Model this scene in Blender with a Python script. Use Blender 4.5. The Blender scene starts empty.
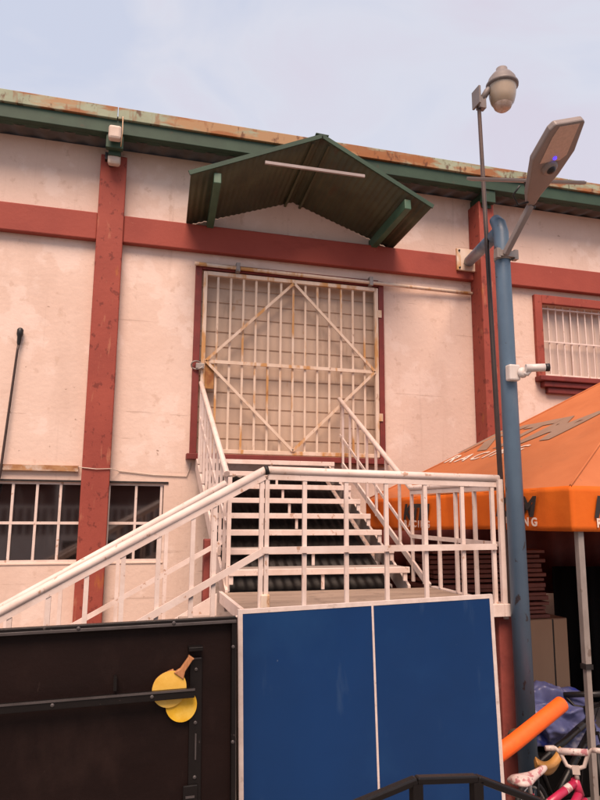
import bpy, bmesh, math, random
from mathutils import Vector, Matrix
random.seed(7)
R = math.radians
scene = bpy.context.scene
COL = scene.collection
G = -2.15            # ground level; the lens sits at the origin

# ------------------------------------------------------------------ camera
cam = bpy.data.cameras.new('camera')
cam.sensor_fit = 'VERTICAL'; cam.sensor_height = 24.0
cam.lens = 24.0 * 659.1 / 800.0
cam.clip_start = 0.05; cam.clip_end = 2000
camo = bpy.data.objects.new('camera', cam); COL.objects.link(camo)
r_ = Vector((0.9645090861984484, -0.263940997765708, 0.007574453054604237))
u_ = Vector((-0.05068955594450935, -0.15692822095151515, 0.9863083201449439))
f_ = Vector((0.25913855668113606, 0.9516872822347869, 0.16473774696098858))
camo.matrix_world = Matrix(((r_.x, u_.x, -f_.x, 0), (r_.y, u_.y, -f_.y, 0), (r_.z, u_.z, -f_.z, 0), (0, 0, 0, 1)))
scene.camera = camo

# ------------------------------------------------------------------ world and sun
SUN_EL, SUN_AZ = 56.0, 196.0     # azimuth measured from +Y, clockwise
world = bpy.data.worlds.new('World'); scene.world = world
world.use_nodes = True
wn, wl = world.node_tree.nodes, world.node_tree.links
wn.clear()
wo = wn.new('ShaderNodeOutputWorld'); bg = wn.new('ShaderNodeBackground')
sky = wn.new('ShaderNodeTexSky'); sky.sky_type = 'NISHITA'; sky.sun_disc = False
sky.sun_elevation = R(SUN_EL); sky.sun_rotation = R(SUN_AZ)
sky.air_density = 1.0; sky.dust_density = 2.0
tc = wn.new('ShaderNodeTexCoord'); mp = wn.new('ShaderNodeMapping')
mp.inputs['Scale'].default_value = (1.0, 1.0, 2.2)
nz = wn.new('ShaderNodeTexNoise'); nz.inputs['Scale'].default_value = 3.4
nz.inputs['Detail'].default_value = 5; nz.inputs['Roughness'].default_value = 0.5; nz.inputs['Distortion'].default_value = 0.6
ramp = wn.new('ShaderNodeValToRGB')
ramp.color_ramp.elements[0].position = 0.33; ramp.color_ramp.elements[0].color = (5.55, 5.85, 7.0, 1)
ramp.color_ramp.elements[1].position = 0.66; ramp.color_ramp.elements[1].color = (6.3, 5.9, 6.75, 1)
e_ = ramp.color_ramp.elements.new(0.5); e_.color = (6.35, 6.4, 7.2, 1)
mx = wn.new('ShaderNodeMix'); mx.data_type = 'RGBA'; mx.inputs[0].default_value = 0.86
wl.new(tc.outputs['Generated'], mp.inputs['Vector']); wl.new(mp.outputs['Vector'], nz.inputs['Vector'])
wl.new(nz.outputs['Fac'], ramp.inputs['Fac'])
wl.new(sky.outputs['Color'], mx.inputs[6]); wl.new(ramp.outputs['Color'], mx.inputs[7])
wl.new(mx.outputs[2], bg.inputs['Color']); bg.inputs['Strength'].default_value = 0.1
wl.new(bg.outputs['Background'], wo.inputs['Surface'])

sun = bpy.data.lights.new('sun', 'SUN'); sun.energy = 4.4; sun.angle = R(34); sun.color = (1.0, 0.73, 0.57)
suno = bpy.data.objects.new('sun', sun); COL.objects.link(suno)
a, e = R(SUN_AZ), R(SUN_EL)
sd = Vector((math.sin(a) * math.cos(e), math.cos(a) * math.cos(e), math.sin(e)))
suno.rotation_euler = sd.to_track_quat('Z', 'Y').to_euler()
suno.location = sd * 30

vs = scene.view_settings
vs.view_transform = 'Standard'; vs.look = 'None'; vs.exposure = 0.32; vs.gamma = 1.0; vs.use_curve_mapping = False

# ------------------------------------------------------------------ materials
def mat(name, c1, c2=None, rough=0.6, scale=6.0, stretch=(1, 1, 1), spec=0.4, metal=0.0, bump=0.0, bscale=60.0,
        stains=(), lo=0.35, hi=0.65, rvar=0.0):
    """two mottled base tones, then any number of stain layers (colour, scale, stretch, threshold, softness, strength)"""
    m = bpy.data.materials.new(name); m.use_nodes = True
    n, l = m.node_tree.nodes, m.node_tree.links
    b = n['Principled BSDF']
    b.inputs['Roughness'].default_value = rough; b.inputs['Metallic'].default_value = metal
    b.inputs['Specular IOR Level'].default_value = spec
    t = n.new('ShaderNodeTexCoord')
    def noise(sc, st, det=6, off=0.0):
        k = n.new('ShaderNodeMapping'); k.inputs['Scale'].default_value = st; k.inputs['Location'].default_value = (off, off * .7, off * .3)
        l.new(t.outputs['Object'], k.inputs['Vector'])
        z = n.new('ShaderNodeTexNoise'); z.inputs['Scale'].default_value = sc; z.inputs['Detail'].default_value = det
        z.inputs['Roughness'].default_value = 0.6
        l.new(k.outputs['Vector'], z.inputs['Vector']); return z
    c2 = c2 or tuple(x * 0.85 for x in c1)
    z = noise(scale, stretch)
    rp = n.new('ShaderNodeValToRGB')
    rp.color_ramp.elements[0].position = lo; rp.color_ramp.elements[0].color = (*c2, 1)
    rp.color_ramp.elements[1].position = hi; rp.color_ramp.elements[1].color = (*c1, 1)
    l.new(z.outputs['Fac'], rp.inputs['Fac'])
    out = rp.outputs['Color']
    for i, (sc_, s, st, th, soft, strength) in enumerate(stains):
        z2 = noise(s, st, 8, 3.7 * (i + 1))
        mr = n.new('ShaderNodeMapRange'); mr.inputs['From Min'].default_value = th; mr.inputs['From Max'].default_value = th + soft
        mr.inputs['To Max'].default_value = strength
        l.new(z2.outputs['Fac'], mr.inputs['Value'])
        q = n.new('ShaderNodeMix'); q.data_type = 'RGBA'; q.inputs[7].default_value = (*sc_, 1)
        l.new(mr.outputs['Result'], q.inputs[0]); l.new(out, q.inputs[6]); out = q.outputs[2]
    l.new(out, b.inputs['Base Color'])
    if rvar:
        zr = noise(scale * 2.3, stretch, 4, 9.1)
        mr = n.new('ShaderNodeMapRange'); mr.inputs['To Min'].default_value = rough - rvar; mr.inputs['To Max'].default_value = rough + rvar
        l.new(zr.outputs['Fac'], mr.inputs['Value']); l.new(mr.outputs['Result'], b.inputs['Roughness'])
    if bump:
        zb = noise(bscale, (1, 1, 1), 4, 5.5)
        bp = n.new('ShaderNodeBump'); bp.inputs['Strength'].default_value = bump; bp.inputs['Distance'].default_value = 0.01
        l.new(zb.outputs['Fac'], bp.inputs['Height']); l.new(bp.outputs['Normal'], b.inputs['Normal'])
    return m

RUST = (0.22, 0.075, 0.02)
M = {}
M['plaster'] = mat('plaster', (0.69, 0.535, 0.455), (0.635, 0.475, 0.395), 0.88, 0.9, (1, 1, 1.4), 0.15, bump=0.45, bscale=18,
    stains=(((0.74, 0.60, 0.53), 2.1, (1, 1, 1), .55, .05, .55), ((0.47, 0.335, 0.265), 1.3, (1.4, 1, .45), .55, .2, .32), ((0.40, 0.275, 0.21), 3.2, (3.0, 1, .10), .60, .12, .30),
            ((0.52, 0.37, 0.29), 7, (1, 1, 1), .62, .05, .5), ((0.20, 0.12, 0.08), 8, (1, 1, 1), .715, .025, .75), ((0.30, 0.20, 0.15), 2.4, (.25, 1, 6), .665, .02, .35)))
M['red'] = mat('red_paint', (0.305, 0.066, 0.045), (0.255, 0.052, 0.037), 0.7, 2.2, (1, 1, 1), 0.3, bump=0.25, bscale=25,
    stains=(((0.13, 0.024, 0.018), 11, (1, 1, .8), .575, .05, .7), ((0.42, 0.17, 0.10), 7, (2, 1, .4), .60, .08, .5), ((0.38, 0.13, 0.03), 3, (2, 1, .4), .63, .06, .6)))
M['redbeam'] = mat('red_beam_paint', (0.295, 0.061, 0.042), (0.25, 0.049, 0.035), 0.7, 1.6, (1, 1, 1), 0.3, bump=0.25, bscale=25,
    stains=(((0.19, 0.035, 0.025), 3, (.4, 1, 1), .58, .12, .6), ((0.42, 0.16, 0.11), 11, (1, 1, 1), .68, .05, .5)))
M['darkred'] = mat('dark_red_paint', (0.19, 0.030, 0.024), (0.14, 0.022, 0.018), 0.6, 5, stains=(((0.06, .015, .012), 9, (1, 1, 1), .6, .1, .6),))
M['white'] = mat('white_enamel', (0.70, 0.585, 0.53), (0.61, 0.49, 0.435), 0.5, 7, (1, 1, 1), 0.4, bump=0.12, bscale=45,
    stains=(((0.50, 0.37, 0.30), 5, (1, 1, .6), .54, .14, .5), ((0.34, 0.17, 0.09), 17, (1, 1, .7), .63, .04, .75), ((0.12, 0.06, 0.04), 32, (1, 1, 1), .70, .03, .8)))
M['gatewhite'] = mat('gate_enamel', (0.66, 0.535, 0.435), (0.58, 0.44, 0.33), 0.5, 6, (1, 1, .4),
    stains=(((0.46, 0.22, 0.055), 5, (1, 1, .25), .535, .08, .9), (RUST, 14, (1, 1, .4), .64, .05, .6)))
M['shutter'] = mat('shutter_metal', (0.54, 0.415, 0.32), (0.48, 0.36, 0.272), 0.5, 2.5, (1, 1, 1), 0.4,
    stains=(((0.22, 0.14, 0.09), 4, (1.5, 1, .3), .56, .14, .5), ((0.36, 0.17, 0.05), 5, (1, 1, .5), .66, .08, .6)))
M['rustfascia'] = mat('rusty_galvanised', (0.31, 0.35, 0.25), (0.24, 0.275, 0.19), 0.65, 3, (1, 1, 1), 0.3,
    stains=(((0.36, 0.20, 0.095), 1.0, (.7, 1, 2), .47, .06, .9), ((0.27, 0.095, 0.028), 1.7, (.8, 1, 3.0), .475, .07, .9), ((0.22, 0.07, 0.02), 5, (3.0, 1, .7), .57, .1, .6), ((0.09, 0.028, 0.012), 6, (1.6, 1, .8), .58, .08, .8)))
M['green'] = mat('green_paint', (0.060, 0.125, 0.078), (0.042, 0.092, 0.058), 0.5, 4, stains=(((0.10, .06, .03), 9, (1, 1, 1), .64, .06, .5),))
M['darkgreen'] = mat('dark_green_paint', (0.030, 0.066, 0.040), (0.019, 0.044, 0.027), 0.6, 3, stains=(((0.08, .04, .02), 6, (1, 1, 1), .62, .08, .5),))
M['awning'] = mat('awning_sheet', (0.090, 0.092, 0.052), (0.062, 0.060, 0.036), 0.55, 3, (1, 1, 1), 0.35, stains=(((0.09, .05, .028), 5, (1, .3, 1), .6, .1, .6),))
M['roofsheet'] = mat('old_roof_sheet', (0.10, 0.085, 0.07), (0.06, 0.05, 0.042), 0.6, 4)
M['glass'] = mat('dark_window_glass', (0.012, 0.009, 0.009), (0.007, 0.005, 0.005), 0.05, 2, spec=1.0, stains=(((.03, .027, .027), 5, (1, 1, .4), .56, .15, .6),))
M['glass'].node_tree.nodes['Principled BSDF'].inputs['IOR'].default_value = 1.9
M['blueglass'] = M['glass']
M['panel'] = mat('pale_shutter', (0.56, 0.45, 0.385), (0.50, 0.39, 0.33), 0.4, 3, (4, 1, .6))
M['deck'] = mat('worn_deck', (0.34, 0.25, 0.19), (0.23, 0.165, 0.125), 0.8, 3, (.5, 3, 1), bump=.3,
    stains=(((0.12, .09, .07), 8, (1, 1, 1), .58, .1, .5),))
M['tread'] = mat('tread_plate', (0.34, 0.28, 0.245), (0.24, 0.19, 0.16), 0.7, 5)
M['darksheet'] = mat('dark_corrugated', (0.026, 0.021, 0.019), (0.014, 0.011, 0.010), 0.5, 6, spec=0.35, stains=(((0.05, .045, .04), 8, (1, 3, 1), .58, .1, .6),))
M['greysheet'] = mat('grey_sheet', (0.34, 0.29, 0.28), (0.28, 0.235, 0.225), 0.5, 4, (1, 1, .3))
M['tableblue'] = mat('table_blue', (0.0042, 0.032, 0.118), (0.0036, 0.027, 0.098), 0.36, 1.2, (1, 1, 1), 0.3, bump=.03, bscale=90, rvar=.08,
    stains=(((0.010, .050, .145), 2.0, (1, 1, .8), .50, .22, .6), ((0.04, .082, .16), 16, (.5, 1, .12), .62, .10, .28), ((0.16, .20, .27), 45, (1, 1, 1), .735, .02, .6), ((0.003, .014, .05), 30, (1, 1, 1), .74, .03, .6)))
M['lineWhite'] = mat('line_white', (0.62, 0.53, 0.49), (0.52, 0.43, 0.39), 0.55, 14, stains=(((0.3, .22, .18), 16, (1, 1, 1), .62, .08, .5),))
M['tableblack'] = mat('table_underside', (0.0115, 0.0055, 0.0048), (0.008, 0.0038, 0.0034), 0.5, 2.5, (.6, 1, 1.6), 0.16, bump=.15, bscale=40, rvar=.1,
    stains=(((0.022, .012, .010), 3, (1, 1, .5), .55, .15, .6), ((0.05, .035, .03), 26, (1, 1, .3), .70, .05, .5), ((0.07, .05, .045), 9, (5, 1, .3), .73, .02, .5)))
M['blackmetal'] = mat('black_metal', (0.007, 0.0055, 0.0055), (0.005, 0.004, 0.004), 0.38, 6, spec=.3, bump=.08, stains=(((0.10, .08, .075), 30, (1, 1, 1), .68, .05, .6),))
M['greyedge'] = mat('worn_steel_edge', (0.085, 0.075, 0.075), (0.055, 0.048, 0.048), 0.4, 9, metal=.3)
M['paddle'] = mat('yellow_rubber', (0.70, 0.42, 0.025), (0.60, 0.33, 0.015), 0.55, 12, bump=.1, stains=(((0.78, .56, .12), 5, (1, 1, 1), .56, .1, .5),))
M['paddle_pale'] = mat('pale_yellow_rubber', (0.72, 0.47, 0.10), (0.62, 0.36, 0.05), 0.55, 9, bump=.1)
M['wood'] = mat('paddle_wood', (0.42, 0.20, 0.09), (0.34, 0.14, 0.055), 0.5, 20, (4, 1, 1))
M['poleblue'] = mat('pole_blue', (0.105, 0.172, 0.245), (0.075, 0.125, 0.185), 0.42, 3, (1, 1, .5), .5, bump=.08,
    stains=(((0.17, .205, .25), 4, (1, 1, .25), .56, .14, .55), ((0.05, .035, .035), 13, (1, 1, .6), .635, .04, .9), ((0.11, .06, .035), 5, (1, 1, .4), .68, .05, .6)))
M['brownpole'] = mat('brown_pole', (0.055, 0.032, 0.026), (0.035, 0.021, 0.018), 0.5, 8)
M['lampgrey'] = mat('lamp_grey', (0.21, 0.18, 0.17), (0.17, 0.145, 0.135), 0.5, 8)
M['lampbrown'] = mat('lamp_case', (0.245, 0.205, 0.188), (0.21, 0.172, 0.158), 0.45, 6)
M['led'] = mat('led_panel', (0.58, 0.41, 0.33), (0.50, 0.35, 0.28), 0.3, 50)
M['refractor'] = mat('lamp_refractor', (0.42, 0.335, 0.25), (0.36, 0.28, 0.20), 0.28, 6, spec=.6)
M['refractor_tip'] = mat('lamp_refractor_tip', (0.55, 0.44, 0.37), (0.38, 0.28, 0.22), 0.2, 25, spec=.7)
M['solar'] = mat('solar_cells', (0.02, 0.02, 0.045), (0.015, 0.015, 0.03), 0.15, 8)
M['dark'] = mat('dark_plastic', (0.018, 0.016, 0.016), (0.012, 0.011, 0.011), 0.4, 8)
M['cream'] = mat('cream_plastic', (0.55, 0.45, 0.38), (0.48, 0.38, 0.31), 0.45, 10)
M['camwhite'] = mat('camera_white', (0.66, 0.60, 0.56), (0.58, 0.52, 0.48), 0.35, 8)
M['galv'] = mat('galvanised', (0.33, 0.29, 0.265), (0.25, 0.215, 0.195), 0.45, 9, (1, 1, .5), metal=.25, stains=(((0.12, .08, .06), 12, (1, 1, 1), .64, .06, .7),))
M['orangeroof'] = mat('sky_sheen_orange_cloth', (0.46, 0.152, 0.058), (0.40, 0.123, 0.045), 0.75, 1.6, spec=.2, bump=.35, bscale=5, stains=(((.36, .12, .05), 3, (1, 1, 1), .56, .15, .5), ((.25, .10, .05), 9, (1, 1, 1), .66, .06, .4)))  # valance cloth made paler; the sky's sheen is put into its colour
M['orange'] = mat('orange_cloth', (0.66, 0.14, 0.013), (0.57, 0.11, 0.010), 0.7, 2.5, spec=.2, bump=.4, bscale=6, stains=(((.46, .085, .010), 2.5, (2.5, 2.5, .5), .52, .15, .5),))
M['letterdark'] = mat('print_black', (0.030, 0.024, 0.022), (0.022, 0.018, 0.017), 0.6, 9)
M['letterfaded'] = mat('print_faded_grey', (0.27, 0.175, 0.125), (0.23, 0.145, 0.10), 0.6, 3)
M['letterwhite'] = mat('print_white', (0.72, 0.60, 0.52), (0.64, 0.48, 0.38), 0.6, 9)
M['redpillar'] = mat('worn_red_pillar', (0.235, 0.052, 0.040), (0.185, 0.040, 0.032), 0.75, 5, bump=.5, bscale=16,
    stains=(((0.36, .14, .11), 10, (1, 1, 1), .62, .06, .5), ((0.07, .02, .018), 7, (1, 1, .5), .6, .08, .6)))
M['maroon'] = mat('maroon_board', (0.27, 0.085, 0.060), (0.19, 0.056, 0.042), 0.55, 5, (1, 1, 1), stains=(((0.16, .05, .04), 8, (.4, 1, 1), .6, .08, .6),))
M['beige'] = mat('beige_board', (0.50, 0.31, 0.19), (0.45, 0.27, 0.165), 0.5, 2, (1, 1, .3))
M['crateshade'] = mat('crate_and_shade_black', (0.005, 0.004, 0.004), (0.003, 0.003, 0.003), 0.9, 5, spec=0.1)  # black for the crate and for the sheet that darkens the tent interior
M['redcloth'] = mat('dark_red_cloth', (0.17, 0.037, 0.027), (0.12, 0.026, 0.02), 0.7, 5)
M['tarp'] = mat('blue_tarp', (0.085, 0.095, 0.215), (0.06, 0.068, 0.16), 0.42, 6, spec=.5, bump=.2, bscale=18, stains=(((0.015, .03, .22), 5, (1, 1, 1), .60, .03, .9), ((0.22, .21, .29), 9, (1, 1, 1), .60, .08, .5)))
M['noodle'] = mat('orange_foam', (0.86, 0.125, 0.012), (0.80, 0.11, 0.010), 0.5, 20, bump=.15, bscale=120)
M['pink'] = mat('pink_enamel', (0.40, 0.018, 0.065), (0.33, 0.014, 0.052), 0.32, 8, spec=.55, stains=(((0.2, .05, .05), 24, (1, 1, 1), .66, .04, .6),))
M['pinkwhite'] = mat('floral_vinyl', (0.52, 0.43, 0.40), (0.44, 0.35, 0.33), 0.5, 9, stains=(((0.30, .085, .10), 26, (1, 1, 1), .53, .05, .85), ((0.09, .055, .05), 34, (1, 1, 1), .61, .04, .8), ((0.28, .20, .17), 12, (1, 1, 1), .56, .1, .5)))
M['bikewhite'] = mat('white_bar', (0.50, 0.42, 0.38), (0.42, 0.34, 0.30), 0.35, 8, stains=(((0.2, .13, .10), 22, (1, 1, 1), .6, .06, .6),))
M['rubber'] = mat('rubber', (0.014, 0.013, 0.013), (0.010, 0.009, 0.009), 0.6, 20)
M['chrome'] = mat('spoke_metal', (0.5, 0.48, 0.46), (0.4, 0.38, 0.36), 0.3, 8, metal=.8)
M['vinyl'] = mat('worn_dark_vinyl', (0.085, 0.072, 0.058), (0.045, 0.038, 0.032), 0.35, 12, spec=.5)
M['tan'] = mat('tan_plastic', (0.42, 0.215, 0.06), (0.33, 0.16, 0.04), 0.45, 9)
M['concrete'] = mat('concrete_ground', (0.23, 0.205, 0.185), (0.17, 0.15, 0.135), 0.9, .8, bump=.3, bscale=30, stains=(((0.10, .085, .075), 2.5, (1, 1, 1), .56, .1, .6),))
def glow(name, c, s):
    m = bpy.data.materials.new(name); m.use_nodes = True
    b = m.node_tree.nodes['Principled BSDF']; b.inputs['Base Color'].default_value = (*c, 1)
    b.inputs['Emission Color'].default_value = (*c, 1); b.inputs['Emission Strength'].default_value = s
    return m
M['bluelight'] = glow('blue_indicator', (0.06, 0.03, 1.0), 2.2)

# ------------------------------------------------------------------ helpers
class MB:
    def __init__(s): s.v = []; s.f = []; s.sm = []
    def add(s, vs, fs, smooth=False):
        o = len(s.v); s.v += [tuple(p) for p in vs]; s.f += [tuple(o + i for i in f) for f in fs]; s.sm += [smooth] * len(fs); return s
    def box(s, x0, x1, y0, y1, z0, z1):
        return s.add([(x0, y0, z0), (x1, y0, z0), (x1, y1, z0), (x0, y1, z0), (x0, y0, z1), (x1, y0, z1), (x1, y1, z1), (x0, y1, z1)],
                     [(0, 3, 2, 1), (4, 5, 6, 7), (0, 1, 5, 4), (1, 2, 6, 5), (2, 3, 7, 6), (3, 0, 4, 7)])
    def beam(s, p, q, w, h, up=(0, 0, 1)):
        """rectangular bar from p to q, w across, h along 'up'"""
        p, q = Vector(p), Vector(q); d = (q - p).normalized(); up = Vector(up)
        if abs(d.dot(up)) > .98: up = Vector((0, 1, 0))
        x = d.cross(up).normalized(); y = x.cross(d).normalized()
        c = [(-w / 2, -h / 2), (w / 2, -h / 2), (w / 2, h / 2), (-w / 2, h / 2)]
        return s.add([p + x * a + y * b for a, b in c] + [q + x * a + y * b for a, b in c],
                     [(0, 1, 2, 3), (7, 6, 5, 4), (0, 4, 5, 1), (1, 5, 6, 2), (2, 6, 7, 3), (3, 7, 4, 0)])
    def tube(s, pts, r, n=12, cap=True, closed=False):
        pts = [Vector(p) for p in pts]; rs = r if isinstance(r, (list, tuple)) else [r] * len(pts)
        K = len(pts); rings = []; last = None
        for i, p in enumerate(pts):
            a_ = pts[(i - 1) % K] if (i or closed) else p; b_ = pts[(i + 1) % K] if (i < K - 1 or closed) else p
            d = (b_ - a_).normalized()
            if last is None:
                x = d.cross(Vector((0, 0, 1)) if abs(d.z) < .9 else Vector((1, 0, 0))).normalized()
            else:
                x = (last - d * last.dot(d)).normalized()
            last = x; y = d.cross(x)
            k = 1.0
            if 0 < i < K - 1 or closed:
                c = (p - a_).normalized().dot((b_ - p).normalized()); k = 1 / max(.6, math.sqrt((1 + c) / 2))
            rings.append([p + (x * math.cos(2 * math.pi * j / n) + y * math.sin(2 * math.pi * j / n)) * rs[i] * (k if k < 1.05 else 1) for j in range(n)])
        vs = [v for rg in rings for v in rg]; fs = []
        m = K if closed else K - 1
        for i in range(m):
            i2 = (i + 1) % K
            for j in range(n):
                fs.append((i * n + j, i * n + (j + 1) % n, i2 * n + (j + 1) % n, i2 * n + j))
        s.add(vs, fs, True)
        if cap and not closed:
            o = len(s.v) - len(vs)
            s.f += [tuple(o + j for j in range(n))[::-1], tuple(o + (K - 1) * n + j for j in range(n))]; s.sm += [False, False]
        return s
    def lathe(s, c, prof, n=24, axis=(0, 0, 1)):
        """prof: (radius, height) pairs along axis from point c"""
        ax = Vector(axis).normalized(); x = ax.cross(Vector((0, 1, 0)) if abs(ax.y) < .9 else Vector((1, 0, 0))).normalized(); y = ax.cross(x); c = Vector(c)
        vs = [c + ax * h + (x * math.cos(2 * math.pi * j / n) + y * math.sin(2 * math.pi * j / n)) * max(r, 1e-4) for r, h in prof for j in range(n)]
        fs = [(i * n + j, i * n + (j + 1) % n, (i + 1) * n + (j + 1) % n, (i + 1) * n + j) for i in range(len(prof) - 1) for j in range(n)]
        return s.add(vs, fs, True)
    def prism(s, poly, off):
        """poly of 3D points extruded by vector off"""
        k = len(poly); off = Vector(off); vs = [Vector(p) for p in poly]; vs += [p + off for p in vs]
        return s.add(vs, [tuple(range(k))[::-1], tuple(range(k, 2 * k))] + [(i, (i + 1) % k, k + (i + 1) % k, k + i) for i in range(k)])
    def grid(s, fn, nu, nv, smooth=True):
        vs = [fn(i / nu, j / nv) for j in range(nv + 1) for i in range(nu + 1)]
        fs = [(j * (nu + 1) + i, j * (nu + 1) + i + 1, (j + 1) * (nu + 1) + i + 1, (j + 1) * (nu + 1) + i) for j in range(nv) for i in range(nu)]
        return s.add(vs, fs, smooth)
    def build(s, name, m, parent=None, bevel=0.0, thick=0.0):
        me = bpy.data.meshes.new(name)
        o_ = world_loc(parent) if parent else Vector((0, 0, 0))
        me.from_pydata([tuple(Vector(v) - o_) for v in s.v], [], s.f)
        bm = bmesh.new(); bm.from_mesh(me); bmesh.ops.recalc_face_normals(bm, faces=bm.faces); bm.to_mesh(me); bm.free()
        me.polygons.foreach_set('use_smooth', s.sm); me.update()
        me.materials.append(M[m] if isinstance(m, str) else m)
        o = bpy.data.objects.new(name, me); COL.objects.link(o)
        if parent: o.parent = parent
        if thick:
            k = o.modifiers.new('thickness', 'SOLIDIFY'); k.thickness = thick; k.offset = 0
        if bevel:
            k = o.modifiers.new('bevel', 'BEVEL'); k.width = bevel; k.segments = 2; k.limit_method = 'ANGLE'; k.angle_limit = R(40)
        return o
def world_loc(o):
    v = Vector((0, 0, 0))
    while o: v += o.location; o = o.parent
    return v
def tag(o, label, cat, group=None):
    o['label'] = label; o['category'] = cat
    if group: o['group'] = group
    return o
def thing(name, label, cat, loc, group=None):
    o = bpy.data.objects.new(name, None); COL.objects.link(o); o.location = loc; o.empty_display_size = .1
    return tag(o, label, cat, group)
def text(body, size, origin, xd, yd, m, name, parent, shear=0.0, space=1.0, bold=0.0, sx=1.0, drape=None):
    cu = bpy.data.curves.new('t', 'FONT'); cu.body = body; cu.size = size; cu.shear = shear; cu.space_character = space
    cu.offset = bold; cu.extrude = 0.001; cu.resolution_u = 4
    o = bpy.data.objects.new('t', cu); COL.objects.link(o)
    bpy.context.view_layer.update()
    me = bpy.data.meshes.new_from_object(o.evaluated_get(bpy.context.evaluated_depsgraph_get()))
    bpy.data.objects.remove(o); bpy.data.curves.remove(cu)
    xd, yd = Vector(xd).normalized(), Vector(yd).normalized(); zd = xd.cross(yd).normalized()
    base = Vector(origin) - world_loc(parent)
    if drape:                                   # enough points to follow the cloth
        bm = bmesh.new(); bm.from_mesh(me); bmesh.ops.triangulate(bm, faces=bm.faces)
        for _ in range(4): bmesh.ops.subdivide_edges(bm, edges=[e for e in bm.edges if e.calc_length() > .09], cuts=1)
        bmesh.ops.triangulate(bm, faces=bm.faces); bm.to_mesh(me); bm.free()
    for v in me.vertices:
        c = v.co.copy(); v.co = base + xd * (c.x * sx) + yd * c.y + zd * (c.z + .004)
        if drape: v.co += drape(v.co + world_loc(parent))
    me.name = name; me.materials.clear(); me.materials.append(M[m])
    t = bpy.data.objects.new(name, me); COL.objects.link(t); t.parent = parent
    return t

# ================================================================== SETTING
g = MB(); g.add([(-300, -300, G), (300, -300, G), (300, 300, G), (-300, 300, G)], [(0, 1, 2, 3)])
gr = g.build('ground', 'concrete'); gr['kind'] = 'structure'

# ------------------------------------------------------------------ the warehouse
WY = 8.0
bld = thing('warehouse', 'long pink plaster warehouse with red columns, red beam and rusty green eaves', 'warehouse', (2, WY, G))
# wall with real openings: (x0,x1,z0,z1)
openings = [(0.88, 3.25, 0.66, 2.98), (-2.6, 0.52, -0.60, 0.295), (5.785, 7.75, 1.93, 2.985)]
xs = sorted({-9.0, 15.0} | {o[0] for o in openings} | {o[1] for o in openings})
zs = sorted({G - .1, 4.45} | {o[2] for o in openings} | {o[3] for o in openings})
w = MB()
for k in range(len(zs) - 1):
    run = None
    for i in range(len(xs) - 1):
        cx, cz = (xs[i] + xs[i + 1]) / 2, (zs[k] + zs[k + 1]) / 2
        hole = any(o[0] < cx < o[1] and o[2] < cz < o[3] for o in openings)
        if not hole:
            if run is None: run = xs[i]
            end = xs[i + 1]
        if (hole or i == len(xs) - 2) and run is not None:
            w.box(run, end, WY, WY + .3, zs[k], zs[k + 1]); run = None
w.box(-9, 15, 14.0, 14.3, G - .1, 4.45); w.box(-9.3, -9, WY, 14.3, G - .1, 4.45); w.box(15, 15.3, WY, 14.3, G - .1, 4.45)
w.build('wall', 'plaster', bld)
b = MB()
for x0, x1 in ((-9, -.41), (-.10, 4.67), (4.905, 15)):
    b.box(x0, x1, WY - .10, WY + .002, 3.20, 3.545)
b.build('beam', 'redbeam', bld, bevel=.012)
for x0, x1, y in ((-.41, -.10, WY - .13), (4.67, 4.905, WY - .30)):
    c = MB(); c.box(x0, x1, y, WY + .003, G - .05, 4.30); c.build('column', 'red', bld, bevel=.012)
# roof sheet, gutter fascia, purlin
rs = MB()
N = 560
for sgn in (0,):
    rs.grid(lambda u, v: (-9.4 + 25 * u, 7.58 + v * 6.9, 4.66 + .9 * v + .02 * math.sin(u * N * 1.0)), 1120, 1, False)
rs.build('roof_sheet', 'roofsheet', bld, thick=.01)
for x0, x1 in ((-9.4, -.235), (-.225, 6.05), (6.06, 15.6)):
    f = MB(); f.box(x0, x1, 7.545, 7.565, 4.60, 4.752); f.box(x0, x1, 7.5655, 7.66, 4.60, 4.612)
    fo = f.build('gutter_fascia', 'rustfascia', bld, bevel=.01)
p = MB(); p.box(-9.4, 15.6, 7.58, 7.66, 4.425, 4.597); p.box(-9.4, 15.6, 7.6605, 7.74, 4.425, 4.44)
p.build('eave_purlin', 'darkgreen', bld, bevel=.006)
co = MB(); co.grid(lambda u, v: (-9.4 + 25 * u, 7.70 + .62 * v, 4.428 + .1 * v + .011 * math.sin(u * N)), 1120, 1, False)
co.build('corrugated_soffit', 'roofsheet', bld, thick=.008)
for x in (-.25, 4.78):
    k = MB(); k.box(x - .07, x + .07, 7.68, 8.0, 4.20, 4.42); k.box(x - .10, x + .10, 7.60, 7.679, 4.25, 4.424)
    k.build('eave_bracket', 'darkgreen', bld, bevel=.006)
# lower ribbon window
wf = MB()
x0, x1, z0, z1 = -2.6, .52, -.60, .295
for xx in (-2.6, -1.93, -1.655, -1.39, -1.135, -.88, -.63, -.39, -.10, .205, .495):
    wf.box(xx - .014, xx + .014, WY + .02, WY + .06, z0, z1)
wf.box(x0, x1, WY + .018, WY + .062, z0, z0 + .028); wf.box(x0, x1, WY + .018, WY + .062, z1 - .028, z1); wf.box(x0, x1, WY + .019, WY + .058, -.18, -.15)
win = wf.build('window', 'white', bld)
gp = MB(); gp.box(x0, x1, WY + .05, WY + .056, z0, z1); gp.build('pane', 'glass', win)
sl = MB(); sl.box(x0 - .01, x1 + .02, WY - .010, WY + .017, z0 - .022, z0 - .001); sl.build('sill', 'plaster', win, bevel=.005)
hd = MB(); hd.box(x0 - .02, x1 + .05, WY - .015, WY + .017, z1 + .001, z1 + .022); hd.build('head_strip', 'darksheet', win)
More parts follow.
